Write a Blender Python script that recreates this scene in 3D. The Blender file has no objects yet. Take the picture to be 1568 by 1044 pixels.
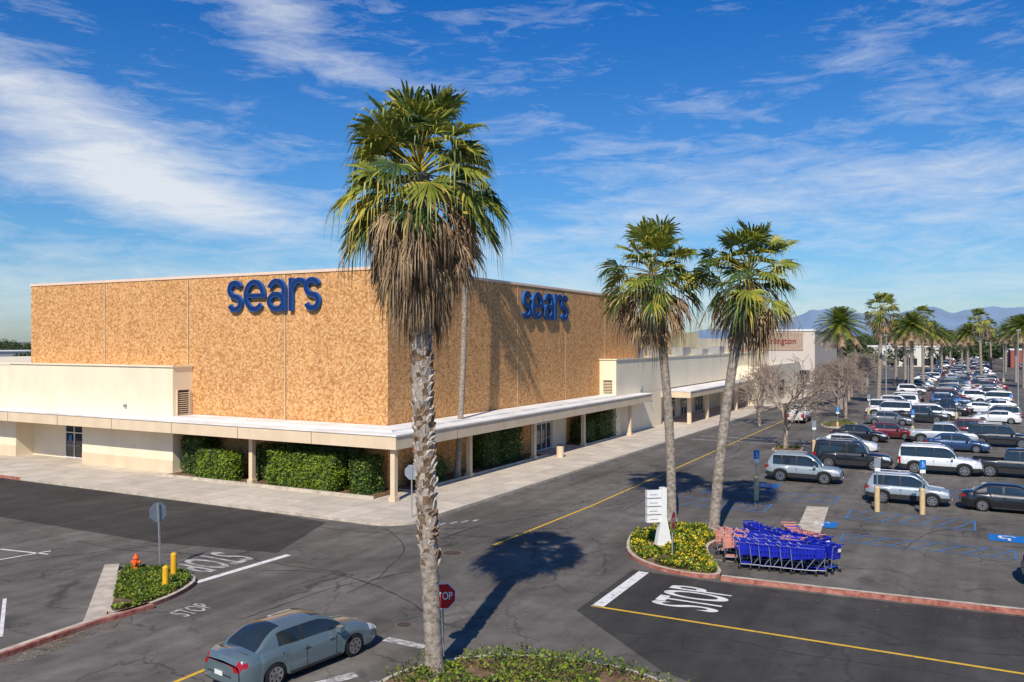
import bpy, math, random
from mathutils import Vector, Matrix, noise
R=random.Random(7)
sc=bpy.context.scene
pi=math.pi
# ------------------------------------------------------------------ node helpers
class NT:
    def __init__(s,tree): s.t=tree
    def n(s,ty,ins=None,**props):
        nd=s.t.nodes.new(ty)
        for k,v in props.items(): setattr(nd,k,v)
        for k,v in (ins or {}).items():
            if isinstance(v,bpy.types.NodeSocket): s.t.links.new(v,nd.inputs[k])
            else:
                if isinstance(v,tuple) and len(v)==3 and nd.inputs[k].type=='RGBA': v=v+(1,)
                nd.inputs[k].default_value=v
        return nd
    def m(s,op,a,b=0.0,clamp=False): return s.n('ShaderNodeMath',{0:a,1:b},operation=op,use_clamp=clamp).outputs[0]
    def ramp(s,fac,stops):
        nd=s.n('ShaderNodeValToRGB',{0:fac}); e=nd.color_ramp.elements
        while len(e)<len(stops): e.new(0.5)
        for i,(p,c) in enumerate(stops):
            e[i].position=p; e[i].color=(c,c,c,1) if not isinstance(c,tuple) else c+(1,)
        return nd.outputs[0]
    def mix(s,f,a,b,bt='MIX'):
        return s.n('ShaderNodeMix',{0:f,6:a,7:b},data_type='RGBA',blend_type=bt).outputs[2]
    def noise(s,vec,scale,detail=4,rough=.55,dist=0):
        return s.n('ShaderNodeTexNoise',{'Vector':vec,'Scale':scale,'Detail':detail,'Roughness':rough,'Distortion':dist}).outputs[0]
def newmat(name):
    m=bpy.data.materials.new(name); m.use_nodes=True
    t=NT(m.node_tree); p=m.node_tree.nodes['Principled BSDF']
    return m,t,p
def setp(p,**k):
    for a,b in k.items(): p.inputs[a.replace('_',' ')].default_value=b
def mk(name,col,rough=.8,var=.15,vs=3,bump=0,bs=25,metal=0,spec=.3,col2=None,coat=0,trans=0,streak=0):
    m,t,p=newmat(name)
    tc=t.n('ShaderNodeTexCoord').outputs['Object']
    f=t.ramp(t.noise(tc,vs,3),[(.3,0.0),(.7,1.0)])
    a=tuple(c*(1-var) for c in col); b=col2 or tuple(min(1,c*(1+var)) for c in col)
    c=t.mix(f,a+(1,),b+(1,))
    if streak:
        sv=t.n('ShaderNodeMapping',{'Vector':tc,'Scale':(1.1,1.1,.3)}).outputs[0]
        c=t.mix(streak,c,t.ramp(t.noise(sv,1.0,5,.6),[(.3,(.66,.60,.50)),(.6,(1.0,1.0,1.0))]),'MULTIPLY')
    t.t.links.new(c,p.inputs['Base Color'])
    setp(p,Roughness=rough,Metallic=metal); p.inputs['Specular IOR Level'].default_value=spec
    if coat: p.inputs['Coat Weight'].default_value=coat; p.inputs['Coat Roughness'].default_value=.04
    if bump:
        bn=t.n('ShaderNodeBump',{'Strength':bump,'Distance':.05,'Height':t.noise(tc,bs)})
        t.t.links.new(bn.outputs[0],p.inputs['Normal'])
    if trans:
        out=[n for n in t.t.nodes if n.type=='OUTPUT_MATERIAL'][0]
        tr=t.n('ShaderNodeBsdfTranslucent',{0:c})
        mx=t.n('ShaderNodeMixShader',{0:trans,1:p.outputs[0],2:tr.outputs[0]})
        t.t.links.new(mx.outputs[0],out.inputs[0])
    return m
TH=math.atan2(.88,.474)
def asphalt(name,base,patch,crack=.6):
    m,t,p=newmat(name)
    tc=t.n('ShaderNodeTexCoord').outputs['Object']
    big=t.ramp(t.noise(tc,.13,6,.65,.6),[(.38,0.0),(.62,1.0)])
    med=t.ramp(t.noise(tc,.9,6,.72),[(.35,0.0),(.7,1.0)])
    fine=t.noise(tc,38,2,.8)
    c=t.mix(big,base+(1,),patch+(1,))
    c=t.mix(t.m('MULTIPLY',med,.55),c,tuple(x*.52 for x in base)+(1,))
    mr=t.n('ShaderNodeMapping',{'Vector':tc,'Rotation':(0,0,-TH)}).outputs[0]
    mr=t.n('ShaderNodeVectorMath',{0:mr,1:(.05,.75,1)},operation='MULTIPLY').outputs[0]
    band=t.ramp(t.noise(mr,1.0,4,.6,.2),[(.3,.70),(.7,1.15)])
    c=t.mix(1.0,c,band,'MULTIPLY')
    c=t.mix(.75,c,t.ramp(fine,[(.3,.55),(.7,1.0)]),'MULTIPLY')
    nz=t.n('ShaderNodeTexNoise',{'Vector':tc,'Scale':.7,'Detail':5,'Roughness':.65})
    dv=t.n('ShaderNodeVectorMath',{0:nz.outputs[1],1:(1.8,1.8,0)},operation='MULTIPLY').outputs[0]
    pv=t.n('ShaderNodeVectorMath',{0:tc,1:dv},operation='ADD').outputs[0]
    for (sc_,wd,am,thr) in ((.2,.012,crack,.42),(.55,.024,crack*.85,.50)):
        v=t.n('ShaderNodeTexVoronoi',{'Vector':pv,'Scale':sc_},feature='DISTANCE_TO_EDGE').outputs[0]
        cr=t.ramp(v,[(0.0,1.0),(wd,0.0)])
        gate=t.ramp(t.noise(tc,.13+sc_*.2,2),[(thr,0.0),(thr+.1,1.0)])
        c=t.mix(t.m('MULTIPLY',t.m('MULTIPLY',cr,gate),am),c,(.018,.017,.017,1))
    v2=t.n('ShaderNodeTexVoronoi',{'Vector':tc,'Scale':.45}).outputs[0]
    c=t.mix(t.m('MULTIPLY',t.ramp(v2,[(.05,1.0),(.25,0.0)]),.4),c,(.03,.028,.027,1))
    t.t.links.new(c,p.inputs['Base Color']); setp(p,Roughness=.88); p.inputs['Specular IOR Level'].default_value=.2
    bn=t.n('ShaderNodeBump',{'Strength':.35,'Distance':.02,'Height':fine}); t.t.links.new(bn.outputs[0],p.inputs['Normal'])
    return m
def wornpaint(name,col,under=(.11,.105,.1),thr=.45):
    m,t,p=newmat(name)
    tc=t.n('ShaderNodeTexCoord').outputs['Object']
    f=t.ramp(t.noise(tc,4,8,.8),[(thr-.1,0.0),(thr+.08,1.0)])
    c=t.mix(f,under+(1,),col+(1,))
    t.t.links.new(c,p.inputs['Base Color']); setp(p,Roughness=.75)
    return m
# ------------------------------------------------------------------ materials
M_asph=asphalt('asphalt',(.155,.138,.120),(.245,.222,.195))
M_dark=asphalt('asphalt_dark',(.072,.066,.06),(.10,.093,.084),.4)
M_tar=mk('crack_sealant',(.04,.038,.036),.6,.2,2)
M_white=wornpaint('road_paint_white',(.76,.74,.70),thr=.41)
M_whiteworn=wornpaint('road_paint_worn',(.62,.59,.55),thr=.50)
M_yellow=wornpaint('road_paint_yellow',(.74,.44,.03),(.12,.1,.07),.40)
M_blue=wornpaint('road_paint_blue',(.02,.2,.5),thr=.50)
M_cream=mk('cream_stucco',(.83,.72,.53),.85,.05,.4,.1,40,streak=.14)
M_creamd=mk('cream_fascia',(.72,.57,.395),.8,.06,.6,streak=.25)
M_roofw=mk('roof_membrane',(.78,.75,.71),.8,.16,.5)
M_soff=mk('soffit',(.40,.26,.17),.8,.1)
M_red=mk('red_kerb_paint',(.42,.09,.06),.8,.4,4,col2=(.52,.24,.18))
M_soil=mk('soil',(.15,.09,.05),.95,.5,3,.6,15,col2=(.28,.175,.1))
M_trim=mk('white_trim',(.78,.77,.74),.5,.04)
M_steel=mk('galvanised_steel',(.42,.43,.44),.45,.1,8,metal=.6)
M_signback=mk('sign_back',(.30,.33,.37),.5,.1,5,metal=.3)
M_signred=mk('sign_red',(.55,.015,.02),.4,.03)
M_sigbr=mk('sign_brown_red',(.30,.07,.05),.5,.1)
M_signblue=mk('sign_blue',(.01,.16,.5),.4,.03)
M_yelb=mk('bollard_yellow',(.8,.42,.02),.5,.08,6)
M_orange=mk('hydrant_orange',(.8,.12,.02),.5,.1,6)
M_bollc=mk('bollard_cream',(.62,.45,.24),.6,.1,6)
M_glass=mk('window_glass',(.02,.028,.035),.05,.1,1,spec=.8)
M_navy=mk('letter_navy',(.010,.032,.125),.5,.05,spec=.2)
M_lblue=mk('letter_edge',(.02,.12,.40),.5,.05,spec=.2)
M_black=mk('rubber',(.018,.018,.018),.8,.2)
M_plas=mk('black_plastic',(.03,.03,.032),.5,.1)
M_rim=mk('alloy_rim',(.5,.5,.52),.3,.05,metal=.9)
M_tail=mk('tail_lens',(.35,.01,.012),.15,.1,spec=.6)
M_head=mk('head_lens',(.55,.57,.6),.1,.1,spec=.8)
M_plate=mk('licence_plate',(.75,.75,.72),.4,.1,9)
M_green=mk('palm_leaf',(.17,.225,.03),.45,.25,2,col2=(.38,.39,.05),trans=.25,spec=.5)
M_green2=mk('palm_leaf_dark',(.07,.115,.022),.45,.3,2,trans=.2,spec=.5)
M_yelf=mk('palm_leaf_yellow',(.52,.43,.07),.55,.2,2,trans=.25)
M_dead=mk('palm_leaf_dead',(.22,.13,.07),.9,.35,1.6,col2=(.58,.41,.24),trans=.1)
M_bark=mk('palm_bark',(.26,.205,.16),.95,.35,7,.7,20,col2=(.44,.375,.31))
M_boot=mk('palm_boot_light',(.45,.39,.33),.95,.3,9)
M_boot2=mk('palm_boot_brown',(.22,.145,.09),.95,.4,9)
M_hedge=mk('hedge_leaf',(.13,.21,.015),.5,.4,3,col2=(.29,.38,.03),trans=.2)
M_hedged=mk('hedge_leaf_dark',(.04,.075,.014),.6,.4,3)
M_flower=mk('yellow_flower',(.80,.56,.02),.6,.15,3)
M_branch=mk('bare_branch',(.36,.28,.22),.9,.25,4)
M_cart=mk('cart_blue_plastic',(.01,.022,.40),.35,.2,4,spec=.5)
M_cartp=mk('cart_pink_plastic',(.62,.26,.2),.45,.1,4)
M_tree=mk('tree_leaf_far',(.06,.085,.035),.8,.5,.4)
M_hill=mk('haze_tinted_hill',(.19,.27,.38),1,.15,.002,spec=0)  # blue distance haze is painted into the hills' base colour
M_far=mk('far_ground',(.13,.13,.10),1,.4,.01)

def concrete():
    m,t,p=newmat('sidewalk_concrete')
    tc=t.n('ShaderNodeTexCoord').outputs['Object']
    br=t.n('ShaderNodeTexBrick',{'Vector':tc,'Color1':(.72,.62,.50,1),'Color2':(.60,.52,.42,1),'Mortar':(.30,.26,.21,1),'Scale':1,'Mortar Size':.016,'Brick Width':1.7,'Row Height':1.7,'Bias':-.1},offset=0.0)
    n1=t.ramp(t.noise(tc,.6,7,.72),[(.3,.68),(.7,1.0)])
    c=t.mix(1.0,br.outputs[0],n1,'MULTIPLY')
    t.t.links.new(c,p.inputs['Base Color']); setp(p,Roughness=.9)
    return m
M_conc=concrete()
M_kerb=mk('kerb_concrete',(.50,.43,.34),.9,.25,2)
def brick():
    m,t,p=newmat('aggregate_brick')
    tc=t.n('ShaderNodeTexCoord').outputs['Object']
    nz=t.n('ShaderNodeTexNoise',{'Vector':tc,'Scale':5.0,'Detail':2}).outputs[1]
    mp=t.n('ShaderNodeMapping',{'Vector':tc,'Scale':(7.0,7.0,8.0)}).outputs[0]
    mp=t.n('ShaderNodeVectorMath',{0:mp,1:nz},operation='ADD').outputs[0]
    v=t.n('ShaderNodeTexVoronoi',{'Vector':mp,'Scale':1.0})
    sep=t.n('ShaderNodeSeparateColor',{0:v.outputs[1]}).outputs[0]
    c=t.ramp(sep,[(0.0,(.53,.24,.085)),(.3,(.69,.355,.142)),(.7,(.77,.415,.172)),(1.0,(.86,.51,.24))])
    e=t.ramp(v.outputs[0],[(.45,1.0),(.85,.55)])
    c=t.mix(.55,c,e,'MULTIPLY')
    sp=t.ramp(t.noise(tc,5.5,3,.7),[(.38,.74),(.50,1.0)])
    c=t.mix(.85,c,sp,'MULTIPLY')
    st=t.n('ShaderNodeMapping',{'Vector':tc,'Scale':(1.6,1.6,.07)}).outputs[0]
    c=t.mix(1.0,c,t.ramp(t.noise(st,1.0,4,.6),[(.3,.87),(.7,1.0)]),'MULTIPLY')
    t.t.links.new(c,p.inputs['Base Color']); setp(p,Roughness=.95); p.inputs['Specular IOR Level'].default_value=.1
    bn=t.n('ShaderNodeBump',{'Strength':.2,'Distance':.03,'Height':e}); t.t.links.new(bn.outputs[0],p.inputs['Normal'])
    return m
M_brick=brick()
def paint():
    m,t,p=newmat('car_paint')
    oi=t.n('ShaderNodeObjectInfo').outputs['Color']
    t.t.links.new(oi,p.inputs['Base Color']); setp(p,Roughness=.32,Metallic=.25)
    p.inputs['Coat Weight'].default_value=1; p.inputs['Coat Roughness'].default_value=.03
    return m
M_paint=paint()
# ------------------------------------------------------------------ mesh builder
class MB:
    def __init__(s): s.v=[];s.f=[];s.mi=[];s.sm=[]
    def add(s,vs,fs,mi=0,M=None,smooth=False):
        o=len(s.v)
        for p in vs:
            p=Vector(p)
            s.v.append(tuple(M@p) if M is not None else tuple(p))
        for i,f in enumerate(fs):
            s.f.append([o+a for a in f]); s.mi.append(mi[i] if isinstance(mi,list) else mi); s.sm.append(smooth)
    def box(s,x0,x1,y0,y1,z0,z1,mi=0,M=None):
        vs=[(x0,y0,z0),(x1,y0,z0),(x1,y1,z0),(x0,y1,z0),(x0,y0,z1),(x1,y0,z1),(x1,y1,z1),(x0,y1,z1)]
        s.add(vs,[(0,3,2,1),(4,5,6,7),(0,1,5,4),(1,2,6,5),(2,3,7,6),(3,0,4,7)],mi,M)
    def quad(s,pts,mi=0,M=None): s.add(pts,[tuple(range(len(pts)))],mi,M)
    def cyl(s,p0,p1,r0,r1,n=8,mi=0,caps=True,M=None,smooth=True):
        p0=Vector(p0);p1=Vector(p1);d=(p1-p0)
        if d.length<1e-6: return
        q=d.to_track_quat('Z','Y'); a=q@Vector((1,0,0)); b=q@Vector((0,1,0))
        vs=[];fs=[]
        for i in range(n):
            th=2*pi*i/n; e=a*math.cos(th)+b*math.sin(th)
            vs+= [p0+e*r0,p1+e*r1]
        for i in range(n):
            j=(i+1)%n; fs.append((2*i,2*j,2*j+1,2*i+1))
        s.add(vs,fs,mi,M,smooth)
        if caps:
            s.add([vs[2*i] for i in range(n)][::-1],[tuple(range(n))],mi,M)
            s.add([vs[2*i+1] for i in range(n)],[tuple(range(n))],mi,M)
    def prism(s,pts,z0,z1,ms=0,mt=0,M=None):
        n=len(pts)
        vs=[(p[0],p[1],z0) for p in pts]+[(p[0],p[1],z1) for p in pts]
        s.add(vs,[(i,(i+1)%n,n+(i+1)%n,n+i) for i in range(n)],ms,M)
        s.add([(p[0],p[1],z1) for p in pts],[tuple(range(n))],mt,M)
    def mesh(s,name,mats,sharp=None):
        me=bpy.data.meshes.new(name); me.from_pydata(s.v,[],s.f)
        for m in mats: me.materials.append(m)
        me.polygons.foreach_set('material_index',s.mi); me.polygons.foreach_set('use_smooth',s.sm)
        if sharp: me.set_sharp_from_angle(angle=sharp)
        me.update(); return me
    def obj(s,name,mats,parent=None,sharp=None):
        return mkobj(name,s.mesh(name,mats,sharp),parent)
def mkobj(name,data,parent=None,M=None):
    o=bpy.data.objects.new(name,data); sc.collection.objects.link(o)
    if parent: o.parent=parent
    if M is not None: o.matrix_local=M
    return o
def empty(name,M=None): 
    e=mkobj(name,None,None,M); e.empty_display_size=.1; return e
BX,BY=-7.6,51.8
BF=Matrix.Translation((BX,BY,0))@Matrix.Rotation(TH,4,'Z')
uR=Vector((math.cos(TH),math.sin(TH),0)); uL=Vector((-math.sin(TH),math.cos(TH),0))
def W(s,t,z=0): return BF@Vector((s,t,z))
def T(x,y,z=0,yaw=0,sc_=1): return Matrix.Translation((x,y,z))@Matrix.Rotation(yaw,4,'Z')@Matrix.Scale(sc_,4)
def textmesh(txt,size=1,ext=0):
    c=bpy.data.curves.new('t','FONT'); c.body=txt; c.size=size; c.extrude=ext; c.align_x='CENTER'; c.align_y='CENTER'; c.offset=.012*size
    o=bpy.data.objects.new('t',c); sc.collection.objects.link(o)
    dg=bpy.context.evaluated_depsgraph_get(); me=bpy.data.meshes.new_from_object(o.evaluated_get(dg))
    me.materials.clear()
    bpy.data.objects.remove(o); return me
def chaikin(p,n=2):
    for _ in range(n):
        q=[]
        for i in range(len(p)):
            a=p[i];b=p[(i+1)%len(p)]
            q+=[(a[0]*.75+b[0]*.25,a[1]*.75+b[1]*.25),(a[0]*.25+b[0]*.75,a[1]*.25+b[1]*.75)]
        p=q
    return p
def area(p): return sum(p[i][0]*p[(i+1)%len(p)][1]-p[(i+1)%len(p)][0]*p[i][1] for i in range(len(p)))/2
def inset(p,d):
    out=[];n=len(p)
    for i in range(n):
        a=Vector(p[i-1]);b=Vector(p[i]);c=Vector(p[(i+1)%n])
        e=(c-a); e.normalize(); out.append((b.x-e.y*d,b.y+e.x*d))
    return out
def inpoly(x,y,p):
    c=False;n=len(p)
    for i in range(n):
        a=p[i];b=p[i-1]
        if (a[1]>y)!=(b[1]>y) and x<(b[0]-a[0])*(y-a[1])/(b[1]-a[1])+a[0]: c=not c
    return c
def leaf(mb,c,s,mi,rng,up=.3,out=None):
    n=Vector((rng.gauss(0,1),rng.gauss(0,1),rng.gauss(0,1)+up))
    if out is not None: n+=out
    n.normalize()
    a=n.orthogonal().normalized(); a=Matrix.Rotation(rng.random()*6.28,3,n)@a; b=n.cross(a)
    a=a*s; b=b*s*.55; c=Vector(c)
    mb.add([c-a,c-b,c+a,c+b],[(0,1,2,3)],mi)
# ------------------------------------------------------------------ ground
g=MB(); g.quad([(-6000,-200,0),(6000,-200,0),(6000,7000,0),(-6000,7000,0)]); 
ground=g.obj('ground',[M_asph])
g=MB()
g.quad([(-6000,520,.3),(6000,520,.3),(6000,6800,.3),(-6000,6800,.3)])
g.obj('far_terrain',[M_far])
r=MB()
def sheet(mb,pts,z,mi=0,M=None): mb.quad([(p[0],p[1],z) for p in pts],mi,M)
sheet(r,[(-15.6,75),(-15.6,1.5),(-14.4,-4.8),(-8.5,-2.5),(-8.15,2),(-8.15,75)],.004,0,BF)
sheet(r,[(2.2,29.0),(4.9,34.2),(6.2,33.3),(8.5,32.0),(12.2,30.4),(17.2,28.2),(40,17.8),(40,5),(30,2),(9,18),(4.2,23.6)],.004)
r.obj('road',[M_dark])
cr_=MB(); rr_=random.Random(12)
for (x,y,a,n) in ((-20,39,-.5,30),(-10,34,.1,22),(-6,31,1.1,24),(0,33,.9,26),(-3,40,1.0,30),(6,46,1.15,36),(10,57,1.0,36),(-16,44,-.45,34),(3,27,-.5,26),(11,26,-.45,26),(12,42,-.1,24),(17,37,.9,24),(22,38,-.2,22),(-9,28,.9,16),(16,66,1.1,30),(-22,33,1.0,20)):
    p=Vector((x,y,0)); w=rr_.uniform(.025,.045)
    for i in range(n):
        a+=rr_.uniform(-.28,.28)*(.6); d=Vector((math.cos(a),math.sin(a),0)); q=p+d*.5; nn=Vector((-d.y,d.x,0))*w*rr_.uniform(.4,1.1)
        z=Vector((0,0,.0065)); cr_.quad([p-nn+z,q-nn+z,q+nn+z,p+nn+z]); p=q
cr_.obj('sealed_cracks',[M_tar])
mk_=MB()
def line(p,q,w,mi,z=.009):
    p=Vector((p[0],p[1],0));q=Vector((q[0],q[1],0));d=(q-p).normalized();n=Vector((-d.y,d.x,0))*w/2
    mk_.quad([(p-n)+Vector((0,0,z)),(q-n)+Vector((0,0,z)),(q+n)+Vector((0,0,z)),(p+n)+Vector((0,0,z))],mi)
def lineB(s0,t0,s1,t1,w,mi,z=.009): line(W(s0,t0),W(s1,t1),w,mi,z)
line((2.95,29.4),(5.25,33.8),.42,0)
line((2.75,29.5),(34,12.9),.13,2)
line((-.85,38.2),(4.4,47.3),.13,2); line((4.4,47.3),(34,103),.12,2)
line((-12.05,32.3),(-9.6,36.5),.32,0)
line((-9.3,22.5),(-8.1,24.6),.14,2)
line((-3.9,26.2),(-2.6,25.5),.35,1)
line((-5.4,22.6),(-4.3,23.4),.4,1,.0095)
line((-4.4,22.2),(-3.6,22.9),.3,1,.0095)
line((-20.2,37.2),(-22,35.2),.12,0); line((-22.6,37.5),(-20.0,36.6),.12,0)
line((-18.1,30.3),(-15.9,26.4),.12,0)
for k in range(5): line((-4.2+k*.55,42.2+k*.28),(-3.9+k*.55,42.6+k*.28),.2,1)
lineB(36,-8.4,36,-19,.25,1); lineB(39,-8.4,39,-19,.25,1)
for k in range(0,34):
    s=14+k*2.85
    for (t0,t1) in ((-20.6,-25.4),(-26.6,-36.6),(-46,-56),(-63,-73),(-80,-90),(-97,-107)):
        if s<26 and t0>-30: continue
        lineB(s,t0,s,t1,.1,1)
for s in (-6.5,-3.6,-.9): lineB(s,-20,s,-25.5,.1,1)
def hatch(s0,s1,t0,t1,n=6):
    lineB(s0,t0,s0,t1,.1,3);lineB(s1,t0,s1,t1,.1,3);lineB(s0,t0,s1,t0,.1,3);lineB(s0,t1,s1,t1,.1,3)
    for i in range(n):
        a=t0+(t1-t0)*i/n; b=t0+(t1-t0)*(i+1)/n
        lineB(s0,a,s1,b,.09,3,.013)
hatch(4.5,6.9,-16.2,-21.5); hatch(8.8,11.2,-17,-24.5); hatch(4.9,7.4,-25.6,-31.5,7); hatch(-.5,1.2,-26,-33,7); hatch(14.5,16.9,-26.5,-31.5)
lineB(10.5,-20.5,16,-20.5,.1,3)
mk_.obj('road_markings',[M_white,M_whiteworn,M_yellow,M_blue])
def isa(s,t,sz=1.5):
    m=MB(); h=sz/2
    m.quad([(-h,-h,.017),(h,-h,.017),(h,h,.017),(-h,h,.017)],0)
    for i in range(14):
        a=-2.6+i*.27; b=a+.27; r0,r1=h*.42,h*.55
        m.quad([(r0*math.cos(a)-.05,r0*math.sin(a)-.15,.021),(r1*math.cos(a)-.05,r1*math.sin(a)-.15,.021),(r1*math.cos(b)-.05,r1*math.sin(b)-.15,.021),(r0*math.cos(b)-.05,r0*math.sin(b)-.15,.021)],1)
    m.quad([(-.1*sz,.0,.025),(-.02*sz,.0,.025),(-.02*sz,.34*sz,.025),(-.1*sz,.34*sz,.025)],1)
    m.quad([(-.1*sz,-.02*sz,.0253),(.2*sz,-.02*sz,.0253),(.2*sz,.05*sz,.0253),(-.1*sz,.05*sz,.0253)],1)
    m.quad([(.14*sz,-.3*sz,.0256),(.22*sz,-.3*sz,.0256),(.22*sz,0,.0256),(.14*sz,0,.0256)],1)
    o=m.obj('accessible_parking_symbol',[M_signblue,M_white]); o.matrix_local=BF@T(s,t,0,pi/2)
isa(13.2,-19.9);isa(2.9,-24.7);isa(3.7,-32.8);isa(13,-33)
st=textmesh('STOP',1.05)
for (x,y,rt,up,mat) in ((6.6,30.3,uR,uL,M_white),(-12.6,35.4,-uR,-uL,M_whiteworn),(-10.9,29.0,uR,uL,M_whiteworn)):
    me=st.copy(); me.materials.append(mat)
    sy=3.1 if mat is M_white else 3.2
    Mx=Matrix(((rt.x*1.05,up.x*sy,0,x),(rt.y*1.05,up.y*sy,0,y),(0,0,1,.012),(0,0,0,1)))
    if x==-10.9: Mx=Matrix(((rt.x*.5,up.x*1.2,0,x),(rt.y*.5,up.y*1.2,0,y),(0,0,1,.012),(0,0,0,1)))
    mkobj('stop_road_marking',me,None,Mx)
for (x,y,rr) in ((-2.6,36.8,.5),(-3.5,27.5,.3)):
    m=MB(); m.cyl((x,y,-.1),(x,y,.012),rr,rr,24,0); m.cyl((x,y,-.1),(x,y,.016),rr*.8,rr*.8,24,1); m.obj('manhole_cover',[mk('manhole_rim',(.16,.12,.09),.8),mk('manhole_iron',(.07,.055,.045),.7,.3,9)])
# ------------------------------------------------------------------ sidewalk
sw=MB()
cor=[(-8+1.9*(1-math.cos(a)),-4.9-1.9*math.sin(a)) for a in [i*pi/16 for i in range(9)]]
out=[(-8,75)]+cor+[(30,-7.2),(125,-8.2),(125,2),(2,2),(2,75)]
sw.prism(out,0,.15,1,0)
o=sw.obj('sidewalk',[M_conc,M_kerb]); o.matrix_local=BF
kb=MB()
kb.prism([(-8.02,75),(-8.02,24),(-7.85,24),(-7.85,75)],.0,.156,0,0)
o=kb.obj('red_curb_paint',[M_red]); o.matrix_local=BF
# ------------------------------------------------------------------ department store
E=empty('department_store',BF)
b=MB(); b.box(0,44,0,35.4,0,13.55); b.obj('core_walls',[M_plas],E)
b=MB()
tj=[0,8.2,17.3,26.3,35.4]
for i in range(4):
    b.box(-.1,0,tj[i]+(.0 if i==0 else .03),tj[i+1]-.03,3.9,13.6)
sj=[-.1,8.5,16.8,25.8,34.9,44]
for i in range(5):
    for z0,z1 in ((3.9,8.79),(8.8,13.6)): b.box(sj[i]+(.0 if i==0 else .03),sj[i+1]-.03,-.1,0,z0,z1)
b.box(-.1,0,0,16.8,.15,3.88); b.box(-.1,44,-.1,0,.15,3.88)
b.obj('brick_panels',[M_brick],E)
b=MB(); b.box(-.16,44.05,-.16,.3,13.6,13.78); b.box(-.16,.3,.3,35.45,13.6,13.78)
b.obj('parapet_coping',[mk('coping',(.82,.60,.46),.6,.05)],E)
b=MB()
for t in tj[1:-1]: b.box(-.115,-.1,t-.035,t+.035,3.9,13.55); b.box(-.108,-.1,t-.10,t-.035,3.9,13.55,1)
for s in sj[1:-1]: b.box(s-.035,s+.035,-.115,-.1,3.9,13.55); b.box(s+.035,s+.1,-.108,-.1,3.9,13.55,1)
b.obj('joint_strips',[mk('joint_sealant',(.72,.50,.30),.8),mk('joint_dark_strip',(.22,.12,.06),.9)],E)  # pale joint strip with a raised dark strip along one side
b=MB()
b.box(-1.8,-.11,16.8,35.4,3.96,7.4); b.box(-1.8,60,35.42,75,3.96,7.25)
b.box(-1.9,-1.8,16.7,75,7.4,7.52); b.box(-1.8,0-.11,16.7,16.8,7.4,7.52);
b.box(33.5,100,-1.8,-.11,3.96,7.4); b.box(44.02,100,0,30,0,7.35)
b.box(33.4,100,-1.9,-1.8,7.4,7.5); b.box(33.4,33.5,-1.8,-.11,7.4,7.5)
b.box(-1.8,-.11,16.8,26.5,.15,3.1); b.box(-.4,-.11,26.5,34.6,.15,3.1); b.box(-1.8,-.11,34.6,38.5,.15,3.1); b.box(-.4,-.11,38.5,75,.15,3.1)
b.box(33.5,46.9,-1.8,-.11,.15,3.94)
b.box(46.9,100,-.5,-.11,.15,3.94)
b.box(22.7,25.4,-.3,-.11,.15,3.1)
b.obj('cream_walls',[M_cream],E)
b=MB(); b.box(-1.82,-1.8,16.8,26.5,.15,1.0); b.box(-1.82,-1.8,34.6,38.5,.15,1.0); b.obj('wall_base_band',[M_creamd],E)
b=MB()
zb,zt=3.12,3.86
b.box(-3.4,0-.11,-3.1,75,zb,zt,0); b.box(-.108,40,-3.1,-.11,zb,zt,0)
b.obj('canopy',[M_creamd],E)
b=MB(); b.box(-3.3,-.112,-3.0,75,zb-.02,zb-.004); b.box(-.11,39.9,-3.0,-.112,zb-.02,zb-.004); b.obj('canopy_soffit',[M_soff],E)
b=MB(); b.box(-3.46,-.112,-3.16,75,zt,zt+.09); b.box(-.112,40.05,-3.16,-.112,zt+.0,zt+.09)
b.box(-2.3,-.2,-2.0,16.5,zt+.09,zt+.2); b.box(-.2,33,-2.0,-.2,zt+.09,zt+.2)
b.obj('canopy_roof',[M_roofw],E)
b=MB()
for t in range(3,75,6): b.box(-3.425,-3.4,t,t+.04,zb,zt)
for s in range(3,40,6): b.box(s,s+.04,-3.125,-3.1,zb,zt)
b.obj('fascia_joints',[M_soff],E)
b=MB()
for (s,t) in ((-2.95,-2.65),(6.5,-1.9),(16,-1.9),(25.5,-1.9),(35,-2.6),(-2.2,9.0)):
    b.box(s-.15,s+.15,t-.15,t+.15,.15,zb-.02,0); b.box(s-.22,s+.22,t-.22,t+.22,.15,.4,0)
b.obj('columns',[M_creamd],E)
b=MB()
for i in range(11):
    z=4.2+i*.145
    b.add([(-1.45,16.79,z),(-.5,16.79,z),(-.5,16.72,z-.07),(-1.45,16.72,z-.07)],[(0,1,2,3)],0)
b.box(-1.45,-.5,16.78,16.795,4.1,5.8,1); 
for x0,x1,z0,z1 in ((-1.52,-1.45,4.05,5.85),(-.5,-.43,4.05,5.85),(-1.45,-.5,5.8,5.87),(-1.45,-.5,4.03,4.1)): b.box(x0,x1,16.7,16.8,z0,z1,0)
for i in range(8):
    z=4.3+i*.145; b.add([(33.49,-1.4,z),(33.49,-.5,z),(33.42,-.5,z-.07),(33.42,-1.4,z-.07)],[(0,1,2,3)],0)
b.box(33.48,33.495,-1.4,-.5,4.2,5.45,1)
b.obj('louvre_vents',[M_creamd,M_plas],E)
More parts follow.
